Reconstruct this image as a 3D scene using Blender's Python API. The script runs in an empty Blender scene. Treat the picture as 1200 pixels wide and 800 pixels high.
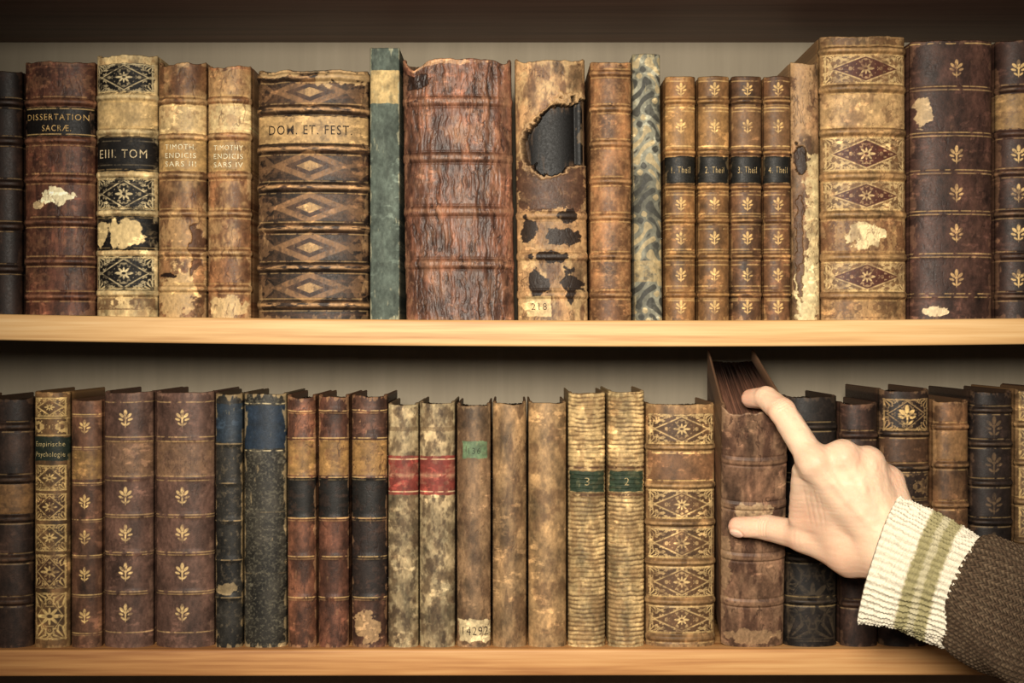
import bpy, math
import numpy as np
from mathutils import Vector

S = 0.0008          # metres per drawing unit
ZC = 1.30           # eye height
R = 1.6             # mesh samples per drawing unit on the spines

# ------------------------------------------------------------------ helpers
def lin(c):
    c = np.clip(np.asarray(c, dtype=np.float64) / 255.0, 0, 1)
    return np.where(c <= 0.04045, c / 12.92, ((c + 0.055) / 1.055) ** 2.4)

def ss(a, b, x):
    t = np.clip((x - a) / (b - a), 0, 1)
    return t * t * (3 - 2 * t)

_tabs = {}
def vnoise(X, Y, sx, sy, seed):
    if seed not in _tabs:
        _tabs[seed] = np.random.RandomState(seed).rand(64, 64)
    T = _tabs[seed]
    gx = X / sx + 17.3 + seed % 13; gy = Y / sy + 5.7
    ix = np.floor(gx).astype(int); iy = np.floor(gy).astype(int)
    fx = gx - ix; fy = gy - iy
    fx = fx * fx * (3 - 2 * fx); fy = fy * fy * (3 - 2 * fy)
    a = T[iy % 64, ix % 64]; b = T[iy % 64, (ix + 1) % 64]
    c = T[(iy + 1) % 64, ix % 64]; d = T[(iy + 1) % 64, (ix + 1) % 64]
    return (a * (1 - fx) + b * fx) * (1 - fy) + (c * (1 - fx) + d * fx) * fy

def fbm(X, Y, sx, sy, seed, o=4):
    r = 0; amp = 1; tot = 0
    for i in range(o):
        r = r + amp * vnoise(X, Y, sx / 2 ** i, sy / 2 ** i, seed + 31 * i)
        tot += amp; amp *= 0.55
    return np.clip((r / tot - 0.5) * 1.5 + 0.5, 0, 1)

def empty(name):
    e = bpy.data.objects.new(name, None)
    bpy.context.collection.objects.link(e)
    return e

def mesh_obj(name, pts, faces, cols=None, mat=None, parent=None, smooth=True, mats=None, fmat=None):
    """pts Nx3 in drawing units, faces Mx4 / Mx3 int array, cols Nx3 sRGB 0-255"""
    pts = np.asarray(pts, dtype=np.float64)
    P = pts * S
    P[:, 2] += ZC
    faces = np.asarray(faces)
    me = bpy.data.meshes.new(name)
    k = faces.shape[1]
    me.vertices.add(len(P)); me.vertices.foreach_set('co', P.ravel().astype(np.float32))
    me.loops.add(faces.size); me.loops.foreach_set('vertex_index', faces.ravel().astype(np.int32))
    me.polygons.add(len(faces))
    me.polygons.foreach_set('loop_start', np.arange(0, faces.size, k, dtype=np.int32))
    me.polygons.foreach_set('loop_total', np.full(len(faces), k, dtype=np.int32))
    me.polygons.foreach_set('use_smooth', np.full(len(faces), smooth, dtype=bool))
    if fmat is not None:
        me.polygons.foreach_set('material_index', np.asarray(fmat, dtype=np.int32))
    me.update(calc_edges=True)
    if cols is not None:
        at = me.color_attributes.new('Col', 'FLOAT_COLOR', 'POINT')
        C = np.ones((len(P), 4), dtype=np.float32); C[:, :3] = lin(cols)
        at.data.foreach_set('color', C.ravel())
    ob = bpy.data.objects.new(name, me)
    bpy.context.collection.objects.link(ob)
    for m in (mats or ([mat] if mat else [])):
        me.materials.append(m)
    if parent: ob.parent = parent
    return ob

def gridfaces(nr, nc, off=0, wrap=False, flip=False):
    i = np.arange(nr - 1)[:, None]; j = np.arange(nc if wrap else nc - 1)[None, :]
    j2 = (j + 1) % nc
    a = i * nc + j; b = i * nc + j2; c = (i + 1) * nc + j2; d = (i + 1) * nc + j
    f = np.stack([a, b, c, d] if not flip else [d, c, b, a], -1).reshape(-1, 4)
    return f + off

# ------------------------------------------------------------------ materials
def new_mat(name):
    m = bpy.data.materials.new(name); m.use_nodes = True
    nt = m.node_tree; b = nt.nodes['Principled BSDF']
    return m, nt, b

def node(nt, t, **kw):
    n = nt.nodes.new(t)
    for k, v in kw.items(): setattr(n, k, v)
    return n

def attr_mat(name, nscale=500, stretch=(1, 1, 1), lo=0.72, hi=1.2, rough=(0.4, 0.65), bump=0.35, crack=0.0,
             crackscale=300, spec=0.4, sss=0.0, bdist=0.0006):
    m, nt, b = new_mat(name)
    tc = node(nt, 'ShaderNodeTexCoord'); mp = node(nt, 'ShaderNodeMapping')
    mp.inputs['Scale'].default_value = stretch
    nt.links.new(tc.outputs['Object'], mp.inputs['Vector'])
    n1 = node(nt, 'ShaderNodeTexNoise'); n1.inputs['Scale'].default_value = nscale
    n1.inputs['Detail'].default_value = 6; n1.inputs['Roughness'].default_value = 0.65
    nt.links.new(mp.outputs[0], n1.inputs['Vector'])
    mr = node(nt, 'ShaderNodeMapRange')
    mr.inputs['From Min'].default_value = 0.3; mr.inputs['From Max'].default_value = 0.7
    mr.inputs['To Min'].default_value = lo; mr.inputs['To Max'].default_value = hi
    nt.links.new(n1.outputs['Fac'], mr.inputs['Value'])
    at = node(nt, 'ShaderNodeAttribute', attribute_name='Col')
    mul = node(nt, 'ShaderNodeVectorMath', operation='SCALE')
    nt.links.new(at.outputs['Color'], mul.inputs[0]); nt.links.new(mr.outputs[0], mul.inputs['Scale'])
    nt.links.new(mul.outputs[0], b.inputs['Base Color'])
    rr = node(nt, 'ShaderNodeMapRange')
    rr.inputs['From Min'].default_value = 0.3; rr.inputs['From Max'].default_value = 0.7
    rr.inputs['To Min'].default_value = rough[0]; rr.inputs['To Max'].default_value = rough[1]
    nt.links.new(n1.outputs['Fac'], rr.inputs['Value']); nt.links.new(rr.outputs[0], b.inputs['Roughness'])
    b.inputs['Specular IOR Level'].default_value = spec
    h = n1.outputs['Fac']
    if crack > 0:
        v = node(nt, 'ShaderNodeTexVoronoi', feature='DISTANCE_TO_EDGE')
        v.inputs['Scale'].default_value = crackscale
        nt.links.new(mp.outputs[0], v.inputs['Vector'])
        r2 = node(nt, 'ShaderNodeMapRange'); r2.inputs['From Max'].default_value = 0.12
        r2.inputs['To Max'].default_value = crack
        nt.links.new(v.outputs['Distance'], r2.inputs['Value'])
        ad = node(nt, 'ShaderNodeMath', operation='ADD')
        nt.links.new(n1.outputs['Fac'], ad.inputs[0]); nt.links.new(r2.outputs[0], ad.inputs[1])
        h = ad.outputs[0]
    bp = node(nt, 'ShaderNodeBump'); bp.inputs['Strength'].default_value = bump
    bp.inputs['Distance'].default_value = bdist
    nt.links.new(h, bp.inputs['Height']); nt.links.new(bp.outputs[0], b.inputs['Normal'])
    if sss > 0:
        b.inputs['Subsurface Weight'].default_value = sss
        b.inputs['Subsurface Radius'].default_value = (1.0, 0.35, 0.2)
        b.inputs['Subsurface Scale'].default_value = 0.004
    return m

M_leather = attr_mat('aged_leather', 520, lo=.84, hi=1.12, rough=(0.42, 0.6), bump=0.2, crack=0.15, crackscale=420, spec=.2)
M_crack = attr_mat('cracked_leather', 500, stretch=(1, 1, 0.3), lo=.84, hi=1.12, rough=(0.36, 0.55), bump=0.28, crack=0.25, crackscale=240, spec=.28)
M_cloth = attr_mat('bookcloth', 900, lo=.88, hi=1.1, rough=(0.7, 0.85), bump=0.3, spec=0.12)
M_vellum = attr_mat('vellum', 450, lo=0.9, hi=1.08, rough=(0.5, 0.7), bump=0.15, spec=.18)
M_pages = attr_mat('old_pages', 900, stretch=(1, 0.05, 0.05), lo=0.6, hi=1.25, rough=(0.8, 0.9), bump=0.4, spec=0.1)
M_skin = attr_mat('skin', 700, lo=0.95, hi=1.04, rough=(0.42, 0.55), bump=0.3, crack=0.3, crackscale=800, spec=0.3, sss=0.3, bdist=0.0003)
M_knit = attr_mat('wool_knit', 1500, lo=0.78, hi=1.15, rough=(0.85, 0.95), bump=0.7, spec=0.08)

_tm = {}
def flat_mat(col, rough=0.6):
    k = tuple(col)
    if k not in _tm:
        m, nt, b = new_mat('lettering_ink')
        tc = node(nt, 'ShaderNodeTexCoord')
        n1 = node(nt, 'ShaderNodeTexNoise'); n1.inputs['Scale'].default_value = 600; n1.inputs['Detail'].default_value = 4
        nt.links.new(tc.outputs['Object'], n1.inputs['Vector'])
        cr = node(nt, 'ShaderNodeMix', data_type='RGBA')
        c = lin(col)
        cr.inputs[6].default_value = (*(c * 0.6), 1); cr.inputs[7].default_value = (*np.clip(c * 1.15, 0, 1), 1)
        nt.links.new(n1.outputs['Fac'], cr.inputs[0]); nt.links.new(cr.outputs[2], b.inputs['Base Color'])
        mr = node(nt, 'ShaderNodeMapRange')         # flaked-off lettering
        mr.inputs['From Min'].default_value = 0.35; mr.inputs['From Max'].default_value = 0.5
        mr.inputs['To Min'].default_value = 0.35; mr.inputs['To Max'].default_value = 0.92
        nt.links.new(n1.outputs['Fac'], mr.inputs['Value']); nt.links.new(mr.outputs[0], b.inputs['Alpha'])
        b.inputs['Roughness'].default_value = rough; b.inputs['Specular IOR Level'].default_value = 0.2
        _tm[k] = m
    return _tm[k]

def wood_mat(name, c1, c2, c3, scale=(1.0, 34, 34), rough=0.5, bump=0.12, spec=.3):
    m, nt, b = new_mat(name)
    tc = node(nt, 'ShaderNodeTexCoord'); mp = node(nt, 'ShaderNodeMapping')
    mp.inputs['Scale'].default_value = scale
    nt.links.new(tc.outputs['Object'], mp.inputs['Vector'])
    n1 = node(nt, 'ShaderNodeTexNoise'); n1.inputs['Scale'].default_value = 2.2
    n1.inputs['Detail'].default_value = 7; n1.inputs['Roughness'].default_value = 0.55; n1.inputs['Distortion'].default_value = 0.5
    nt.links.new(mp.outputs[0], n1.inputs['Vector'])
    n2 = node(nt, 'ShaderNodeTexNoise'); n2.inputs['Scale'].default_value = 9.0; n2.inputs['Detail'].default_value = 5
    nt.links.new(mp.outputs[0], n2.inputs['Vector'])
    r = node(nt, 'ShaderNodeValToRGB'); e = r.color_ramp.elements
    e[0].position = 0.32; e[0].color = (*lin(c1), 1); e[1].position = 0.7; e[1].color = (*lin(c3), 1)
    x = e.new(0.5); x.color = (*lin(c2), 1)
    mx = node(nt, 'ShaderNodeMath', operation='MULTIPLY_ADD'); mx.inputs[1].default_value = 0.35
    nt.links.new(n2.outputs['Fac'], mx.inputs[0])
    sc = node(nt, 'ShaderNodeMath', operation='MULTIPLY'); sc.inputs[1].default_value = 0.65
    nt.links.new(n1.outputs['Fac'], sc.inputs[0]); nt.links.new(sc.outputs[0], mx.inputs[2])
    nt.links.new(mx.outputs[0], r.inputs[0]); nt.links.new(r.outputs[0], b.inputs['Base Color'])
    b.inputs['Roughness'].default_value = rough; b.inputs['Specular IOR Level'].default_value = spec
    bp = node(nt, 'ShaderNodeBump'); bp.inputs['Strength'].default_value = bump; bp.inputs['Distance'].default_value = 0.0008
    nt.links.new(mx.outputs[0], bp.inputs['Height']); nt.links.new(bp.outputs[0], b.inputs['Normal'])
    return m

M_pine = wood_mat('pine_wood', (166, 118, 70), (206, 164, 110), (226, 192, 142))
M_pine2 = wood_mat('pine_wood_amber', (138, 86, 48), (186, 134, 82), (212, 166, 110))
M_dark = wood_mat('dark_brown_wood', (84, 60, 50), (106, 78, 66), (124, 94, 80))  # darker brown wood tone, used on the two topmost boards
M_panel = wood_mat('painted_back_panel', (126, 116, 100), (132, 122, 105), (138, 128, 111), scale=(18, 18, 1.0), bump=0.12, rough=0.8, spec=.15)
M_wall = wood_mat('plaster_wall', (150, 140, 125), (155, 146, 130), (160, 150, 135), scale=(3, 3, 3), rough=0.9)
M_floor = wood_mat('floor_boards', (80, 52, 34), (100, 66, 42), (120, 80, 52), scale=(1.3, 12, 12))

# ------------------------------------------------------------------ shelves
def board_top(x):            # sagging middle board (drawing y, downwards)
    return 375.5 - 7.5 * ((x - 750) / 750.0) ** 2
def low_top(x):
    return 759.0 - 1.5 * x / 1200.0

case = empty('bookshelf')
def shelf_board(name, topf, th, mat, yf=-11, yb=250, xa=-260, xb=1460):
    xs = np.linspace(xa, xb, 90)
    r = 3.0
    prof = []
    for (cy, cz, a0) in ((yf + r, -r, 180), (yb, 0, None), (yb, -th, None), (yf + r, -th + r, 270)):
        if a0 is None: prof.append((cy, cz))
        else:
            for k in range(6):
                a = math.radians(a0 - 90 * k / 5); prof.append((cy + r * math.cos(a), cz + r * math.sin(a)))
    prof = np.array(prof); n = len(prof)
    P = np.zeros((len(xs), n, 3))
    P[:, :, 0] = (xs - 600)[:, None]; P[:, :, 1] = prof[:, 0]
    P[:, :, 2] = (400 - topf(xs))[:, None] + prof[:, 1]
    ob = mesh_obj(name, P.reshape(-1, 3), gridfaces(len(xs), n, wrap=True), mat=mat, parent=case, smooth=True)
    md = ob.modifiers.new('es', 'EDGE_SPLIT'); md.split_angle = math.radians(40)
    return ob
shelf_board('shelf_board_middle', board_top, 30.5, M_pine)
shelf_board('shelf_board_lower', low_top, 31, M_pine2)
shelf_board('shelf_board_upper', lambda x: -5.0 - 32 + 0 * x, 32, M_dark)
shelf_board('shelf_board_bottom', lambda x: 1200 + 0 * x, 31, M_pine2)
shelf_board('shelf_board_top', lambda x: -430 + 0 * x, 32, M_dark)

def box(name, a, b, mat, parent=None):
    x0, y0, z0 = a; x1, y1, z1 = b
    P = [(x, y, z) for x in (x0, x1) for y in (y0, y1) for z in (z0, z1)]
    F = [(0, 1, 3, 2), (4, 6, 7, 5), (0, 4, 5, 1), (2, 3, 7, 6), (0, 2, 6, 4), (1, 5, 7, 3)]
    return mesh_obj(name, P, F, mat=mat, parent=parent, smooth=False)
FL = -ZC / S
box('back_panel', (-860, 250, FL + 40), (860, 262, 860), M_panel, case)
box('side_panel_left', (-890, -14, FL), (-860, 262, 860), M_pine2, case)
box('side_panel_right', (860, -14, FL), (890, 262, 860), M_pine2, case)
box('wall_back', (-3000, 264, FL), (3000, 290, 1500), M_wall)
box('floor', (-3000, -3200, FL - 30), (3000, 290, FL), M_floor)

# ------------------------------------------------------------------ books
row_up = empty('row_of_antique_books'); row_lo = empty('row_of_antique_books.001')
pulled = empty('leather_bound_book')
GOLD = (216, 176, 114); TAN = (178, 140, 92); CREAM = (216, 190, 146); BLK = (22, 17, 15)
PW = 2.1

class Book:
    def __init__(s, row, x0, x1, y0, base, seed, y1=None, depth=175, cut=2.5, mat=None, lean=0, var=0.3,
                 bulge=None, taper=1.0, pages=(84, 64, 46), name='book'):
        s.row, s.x0, s.x1, s.y0, s.seed, s.depth, s.lean = row, x0, x1, y0, seed, depth, lean
        xm = (x0 + x1) / 2
        s.y1 = y1 if y1 else (board_top(xm) if row is row_up else low_top(xm))
        s.W = x1 - x0; s.H = s.y1 - y0; s.cx = xm; s.taper = taper; s.pages = pages; s.name = name
        s.nu = int(s.W * R) + 3; s.nv = int(s.H * R) + 2
        s.X, s.Y = np.meshgrid(np.linspace(x0, x1, s.nu), np.linspace(y0, s.y1, s.nv))
        s.C = np.ones((s.nv, s.nu, 3)) * np.array(base, float)
        s.base = np.array(base, float)
        s.D = np.zeros((s.nv, s.nu))
        s.mat = mat or M_leather
        s.B = bulge * 1.2 if bulge is not None else min(0.32 * s.W, 19)
        n = fbm(s.X, s.Y, 18, 34, seed, 3)
        n2 = fbm(s.X, s.Y, 4, 7, seed + 3)
        s.C *= (1 + var * 1.1 * (n - 0.5) * 2 + 0.13 * (n2 - 0.5) * 2)[..., None]
        s.gw = ss(0.2, 0.46, fbm(s.X, s.Y, 7, 7, seed + 5))
        u = np.linspace(-1, 1, s.nu)
        s.U = np.abs(u)[None, :] * np.ones((s.nv, 1))
        xx = np.linspace(x0, x1, s.nu)
        s.cut = cut * (0.3 + 1.3 * fbm(xx[None, :], xx[None, :] * 0, 17, 9, seed + 7, 3)[0])
    def fill(s, m, col, a=1.0):
        m = np.clip(m * a, 0, 1)[..., None]
        s.C = s.C * (1 - m) + np.array(col, float) * m
    def mott(s, col, sx=10, sy=14, th=0.55, soft=0.16, a=0.65, sd=0):
        s.fill(ss(th - .04, th + soft + .1, fbm(s.X, s.Y, sx, sy, s.seed + 11 + sd, 4)), col, a * .85)
    def streak(s, col, th=0.55, a=0.6, sd=0): s.mott(col, 5, 36, th, 0.2, a * .75, sd + 2)
    def hs(s, col, th=0.55, a=0.6, sd=0): s.mott(col, 40, 4, th, 0.18, a, sd + 4)
    def rect(s, ya, yb, col, xa=None, xb=None, jag=0.9, a=0.97, wear=0.25):
        xa = s.x0 - 5 if xa is None else xa; xb = s.x1 + 5 if xb is None else xb
        j = (fbm(s.X, s.Y, 6, 6, s.seed + 41) - 0.5) * 2 * jag
        d = np.minimum(np.minimum(s.Y - ya, yb - s.Y), np.minimum(s.X - xa, xb - s.X)) + j
        m = ss(-0.4, 0.4, d)
        w = 1 - wear * ss(0.55, 0.75, fbm(s.X, s.Y, 7, 5, s.seed + 43))
        v = 0.86 + 0.28 * fbm(s.X, s.Y, 12, 9, s.seed + 44)
        m = np.clip(m * w * a, 0, 1)[..., None]
        s.C = s.C * (1 - m) + np.array(col, float) * v[..., None] * m
    def line(s, y, col=GOLD, th=0.65, a=0.85):
        s.fill(np.exp(-((s.Y - y) / th) ** 2) * s.gw, col, min(1, a * 1.15))
    def band(s, y, amp=3.2, w=3.6, col=None, a=0.45, gl=True):
        g = np.exp(-(np.abs(s.Y - y) / w) ** 4)
        s.D += amp * 1.1 * g
        s.D -= 0.7 * np.exp(-(np.abs(np.abs(s.Y - y) - w - 1.6) / 1.3) ** 2)
        if col is not None:
            s.fill(np.exp(-((s.Y - y) / (w * 0.6)) ** 2) * ss(0.25, 0.55, fbm(s.X, s.Y, 12, 2.5, s.seed + 21)), col, min(1, a * 1.3))
        if gl:
            s.line(y - w - 2.6, a=0.5); s.line(y + w + 2.6, a=0.5)
    def blob(s, x, y, rx, ry, col, a=1.0, d=0.0, jag=0.5, sc=9):
        r = np.hypot((s.X - x) / rx, (s.Y - y) / ry) + (fbm(s.X, s.Y, sc, sc, s.seed + 61, 4) - 0.5) * 2 * jag
        m = 1 - ss(0.92, 1.05, r)
        s.fill(m, col, a); s.D += d * m
        return m
    def ell(s, x, y, rx, ry, ang=0):
        c, n = math.cos(ang), math.sin(ang)
        dx, dy = s.X - x, s.Y - y
        p = (dx * c + dy * n) / rx; q = (-dx * n + dy * c) / ry
        return 1 - ss(0.75, 1.1, np.hypot(p, q))
    def fleur(s, x, y, k, col=GOLD, a=0.95):
        m = s.ell(x, y - .6 * k, .2 * k, .42 * k)
        for sg in (-1, 1):
            m = np.maximum(m, s.ell(x + sg * .4 * k, y - .32 * k, .17 * k, .36 * k, sg * 0.75))
            m = np.maximum(m, s.ell(x + sg * .5 * k, y + .12 * k, .3 * k, .13 * k, sg * -0.35))
            m = np.maximum(m, s.ell(x + sg * .28 * k, y + .6 * k, .27 * k, .11 * k, sg * -0.7))
        m = np.maximum(m, s.ell(x, y + .35 * k, .09 * k, .7 * k)); m = np.maximum(m, s.ell(x, y - .05 * k, .2 * k, .16 * k))
        s.fill(m * (0.45 + 0.55 * s.gw), col, a)
    def dam(s, ya, yb, col=GOLD, xa=None, xb=None, sc=4.0, a=0.7, sd=0, th=0.52, frame=True):
        xa = s.x0 + 2 if xa is None else xa; xb = s.x1 - 2 if xb is None else xb
        cx = (xa + xb) / 2; cy = (ya + yb) / 2
        n = fbm(np.abs(s.X - cx), np.abs(s.Y - cy), sc, sc, 71 + sd, 2)
        ins = ss(-.5, .5, np.minimum(np.minimum(s.Y - ya, yb - s.Y), np.minimum(s.X - xa, xb - s.X)))
        s.fill(ss(th, th + .07, n) * ins * (0.45 + 0.55 * s.gw), col, a)
        if frame: s.line(ya, col, .8, a); s.line(yb, col, .8, a)
    def tile(s, ya, yb, bg, fg, xa=None, xb=None, a=0.92, inner=None, lace=0.8):
        xa = s.x0 + 3 if xa is None else xa; xb = s.x1 - 3 if xb is None else xb
        cx = (xa + xb) / 2; cy = (ya + yb) / 2; hw = (xb - xa) / 2; hh = (yb - ya) / 2
        if bg is not None: s.rect(ya, yb, bg, xa, xb, wear=0.1)
        p = np.abs(s.X - cx) / hw; q = np.abs(s.Y - cy) / hh
        ins = (p < 1) * (q < 1)
        L = p + q; e = 0.9 / hh
        if inner is not None: s.fill((1 - ss(.78, .84, L)) * ins, inner, 0.95)
        m = np.exp(-((L - .84) / (e * 1.0)) ** 2)
        m = np.maximum(m, np.exp(-((q - .93) / e) ** 2))
        m = np.maximum(m, np.exp(-((p - .95) / (0.9 / hw)) ** 2))
        rx = (s.X - cx); ry = (s.Y - cy); r = np.hypot(rx / (hh * 1.5), ry / hh); th = np.arctan2(ry, rx)
        fl = .34 * (.68 + .32 * np.cos(8 * th))
        m = np.maximum(m, (1 - ss(fl, fl + .06, r)) * (ss(.06, .1, r)))
        cr = np.hypot((1 - p) * hw, (1 - q) * hh) / hh; ct = np.arctan2((1 - q) * hh, (1 - p) * hw)
        sc = .62 + .06 * np.cos(ct * 16)
        m = np.maximum(m, np.exp(-((cr - sc) / .045) ** 2))
        m = np.maximum(m, (cr < .55) * ss(.1, .6, np.cos(ct * 14)) * ss(.12, .2, cr))
        n = fbm(np.abs(rx), np.abs(ry), 3.2, 3.2, 77, 2)
        m = np.maximum(m, ss(.55, .62, n) * (L > .9) * (cr > .68) * lace)
        m = np.maximum(m, ss(.58, .66, n) * (L < .7) * (r > .4) * lace * .8)
        s.fill(m * ins * (0.5 + 0.5 * s.gw), fg, a)
    def edges(s, col, amt=0.35, a=0.5):
        n = fbm(s.X, s.Y, 5, 14, s.seed + 91)
        tb = np.minimum(s.Y - s.y0, s.y1 - s.Y)
        e = amt * 1.0 * ss(.78, 1, s.U) + amt * 0.9 * (1 - ss(0, 9, tb))
        s.fill(ss(.62, .74, n * .7 + e), col, a)
    def cracks(s, col, sx=4, sy=34, amp=1.2, a=0.6, sd=0):
        n = fbm(s.X + 8 * fbm(s.X, s.Y, 20, 20, s.seed + 8), s.Y, sx * 1.5, sy, s.seed + 97 + sd, 3)
        r = 1 - np.abs(2 * n - 1)
        k = ss(.9, .99, r) * ss(.35, .6, fbm(s.X, s.Y, 20, 30, s.seed + 98 + sd))
        s.fill(k, col, a * .7); s.D -= amp * .22 * k
    def curve(s, u):
        return s.B * (1 - (1 - np.abs(np.clip(u, -1, 1)) ** PW) ** (1 / PW))
    def surf(s, x, y, out=0.9):
        u = 2 * (x - s.x0) / s.W - 1
        return np.stack([x - 600 + s.lean * (s.y1 - y) / s.H, s.curve(u) - out, 400 - y], -1)
    def build(s, xf=None):
        nv, nu = s.nv, s.nu
        u = np.linspace(-1, 1, nu)
        xs = u * s.W / 2; ys = s.curve(u)
        dp = s.depth
        # age: faint craquelure + a few scuffed places, pigments dulled
        f1 = fbm(s.X, s.Y, 2.4, 4.0, s.seed + 201, 3)
        s.C = s.C * (1 + .10 * (f1 - .5) * 2)[..., None]
        sc_ = ss(.64, .76, fbm(s.X, s.Y, 9, 5, s.seed + 203, 4)) * ss(.5, .75, fbm(s.X, s.Y, 30, 40, s.seed + 207, 2))
        s.C = s.C * (1 + .25 * sc_)[..., None]
        C0 = np.clip(s.C, 0, 255); g_ = C0.mean(-1, keepdims=True)
        C0 = (g_ + (C0 - g_) * .84) * np.array([.985, 1.01, 1.0])
        s.C = 255 * (np.clip(C0, 0, 255) / 255) ** 1.2 * 1.06
        Bs = 255 * (s.base / 255) ** 1.2
        sy = np.array([dp, dp * .75, dp * .5, dp * .25, s.B + 16, s.B + 10, s.B + 7, s.B + 5, s.B + 3, s.B + 1.2])
        grv = np.array([0, 0, 0, 0, 0, .6, 1.6, 1.9, 1.4, .5]) + 0.4
        k = 1 - (1 - s.taper) * sy / dp
        lx = -(s.W / 2) * k + grv
        cx = np.concatenate([lx, xs, -lx[::-1]]); cy = np.concatenate([sy, ys, sy[::-1]])
        nc = len(cx); ns = len(sy)
        tx = np.gradient(cx); ty = np.gradient(cy); ln = np.hypot(tx, ty) + 1e-9
        nx, ny = ty / ln, -tx / ln
        Dm = s.D * (1 - .65 * ss(.8, 1, s.U))
        fall = np.array([0, 0, 0, 0, 0, 0, .1, .3, .55, .8])
        D = np.concatenate([Dm[:, :1] * fall, Dm, Dm[:, -1:] * fall[::-1]], 1)
        sideL = np.repeat(s.C[:, :1], ns, 1) * .6 + Bs * .4; sideR = np.repeat(s.C[:, -1:], ns, 1) * .6 + Bs * .4
        C = np.concatenate([sideL, s.C, sideR], 1)
        cut = np.concatenate([np.zeros(ns), s.cut * (1 - np.linspace(-1, 1, nu) ** 8 * .8), np.zeros(ns)])
        Yd = np.linspace(0, s.H, nv)[:, None]
        Lc = np.maximum(30, 2.2 * cut)[None, :]
        Z = np.where(Yd < Lc, cut + Yd * (1 - cut / Lc), Yd)
        Z = (400 - s.y0) - Z
        PX = cx[None] + nx[None] * D; PY = cy[None] + ny[None] * D
        rt = 2.6
        ix = cx - nx * rt; iy = cy - ny * rt
        mx = cx - nx * rt * .5; my = cy - ny * rt * .5
        X = np.concatenate([ix[None], ix[None], mx[None], PX], 0)
        Yy = np.concatenate([iy[None], iy[None], my[None], PY], 0)
        zt = Z[:1]
        Zz = np.concatenate([zt - 16, zt - .2, zt + .9, Z], 0)
        rim = C[:1] * .6 + np.array([80, 58, 42]) * .4
        C = np.concatenate([rim * .6, rim, rim * .95, C], 0)
        lean = s.lean * (Zz - (400 - s.y1)) / s.H
        P = np.stack([X + (s.cx - 600) + lean, Yy, Zz], -1).reshape(-1, 3)
        F = gridfaces(nv + 3, nc, flip=True)
        Cc = C.reshape(-1, 3)
        fm = np.zeros(len(F), int)
        px = np.linspace(-s.W / 2 + 2.4, s.W / 2 - 2.4, max(8, int(s.W * .9)))
        rs = np.random.RandomState(s.seed)
        y_a, y_b = s.B + 2.5, dp - 5
        rec = 6 if s.name == 'book' else 12
        ztop = (400 - s.y0) - rec - rs.rand(len(px)) * 1.3 - 2.5 * (1 - (px / (s.W / 2)) ** 2) * 0.6
        zb = 400 - s.y1 + 1
        kk = 1 - (1 - s.taper) * y_b / dp
        rows = [(y_a, zb, 1), (y_a, None, 1), (y_b, None, kk), (y_b, zb, kk)]
        Q = []
        for yy, zz, kx in rows:
            z = ztop if zz is None else np.full(len(px), zz)
            ln_ = s.lean * (z - zb) / s.H
            Q.append(np.stack([px * kx + s.cx - 600 + ln_, np.full(len(px), yy), z], -1))
        Q = np.array(Q).reshape(-1, 3)
        F2 = gridfaces(4, len(px), off=len(P), flip=False)
        pc = np.tile((np.array(s.pages, float) * (0.75 + .45 * rs.rand(len(px), 1))), (4, 1))
        P = np.concatenate([P, Q]); Cc = np.concatenate([Cc, pc]); F = np.concatenate([F, F2])
        fm = np.concatenate([fm, np.ones(len(F2), int)])
        if xf is not None: P = xf(P)
        s.ob = mesh_obj(s.name, P, F, np.clip(Cc, 3, 250), parent=s.row, mats=[s.mat, M_pages], fmat=fm)
        return s
    def text(s, txt, x, y, wd, ht, col=GOLD, off=-0.004):
        cu = bpy.data.curves.new('t', 'FONT'); cu.body = txt; cu.size = 1; cu.resolution_u = 3; cu.space_character = 1.2
        cu.offset = off
        ob = bpy.data.objects.new('t', cu); bpy.context.collection.objects.link(ob)
        dg = bpy.context.evaluated_depsgraph_get()
        me = bpy.data.meshes.new_from_object(ob.evaluated_get(dg))
        bpy.data.objects.remove(ob)
        n = len(me.vertices); v = np.zeros(n * 3); me.vertices.foreach_get('co', v); v = v.reshape(-1, 3)
        mn, mxx = v.min(0), v.max(0)
        X = x - wd / 2 + (v[:, 0] - mn[0]) / (mxx[0] - mn[0]) * wd
        Y = y + ht / 2 - (v[:, 1] - mn[1]) / (mxx[1] - mn[1]) * ht
        P = s.surf(X, Y, .8) * S; P[:, 2] += ZC
        me.vertices.foreach_set('co', P.ravel().astype(np.float32)); me.update()
        me.materials.clear(); me.materials.append(flat_mat(col))
        me.name = 'spine_lettering'
        o = bpy.data.objects.new('spine_lettering', me); bpy.context.collection.objects.link(o); o.parent = s.row
        return s

U, L = row_up, row_lo
def generic(row, x, w, y0, base, seed):
    b = Book(row, x, x + w - 1.5, y0, base, seed)
    H = b.H
    for t in (.15, .33, .52, .7, .88): b.band(y0 + H * t, col=TAN)
    b.rect(y0 + H * .19, y0 + H * .3, (150, 112, 70))
    for t in (.42, .61, .79): b.fleur(b.cx, y0 + H * t, w * .16)
    b.edges((150, 110, 76)); b.build()
for row, ytop in ((U, 78), (L, 465)):
    cols = [(70, 44, 34), (104, 70, 46), (60, 40, 34), (90, 58, 40), (124, 90, 60)]
    x = -250; i = 0
    while x < -64:
        w = (42, 56, 38, 48)[i % 4]
        if x + w > -22: w = -22 - x
        generic(row, x, w, ytop + (i * 7) % 13, cols[i % 5], 500 + i + (50 if row is L else 0)); x += w; i += 1
    x = 1236; i = 0
    while x < 1440:
        w = (50, 40, 58, 44)[i % 4]
        generic(row, x, min(w, 1455 - x), ytop + (i * 5) % 11 - 10, cols[(i + 2) % 5], 600 + i + (50 if row is L else 0)); x += w; i += 1

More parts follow.
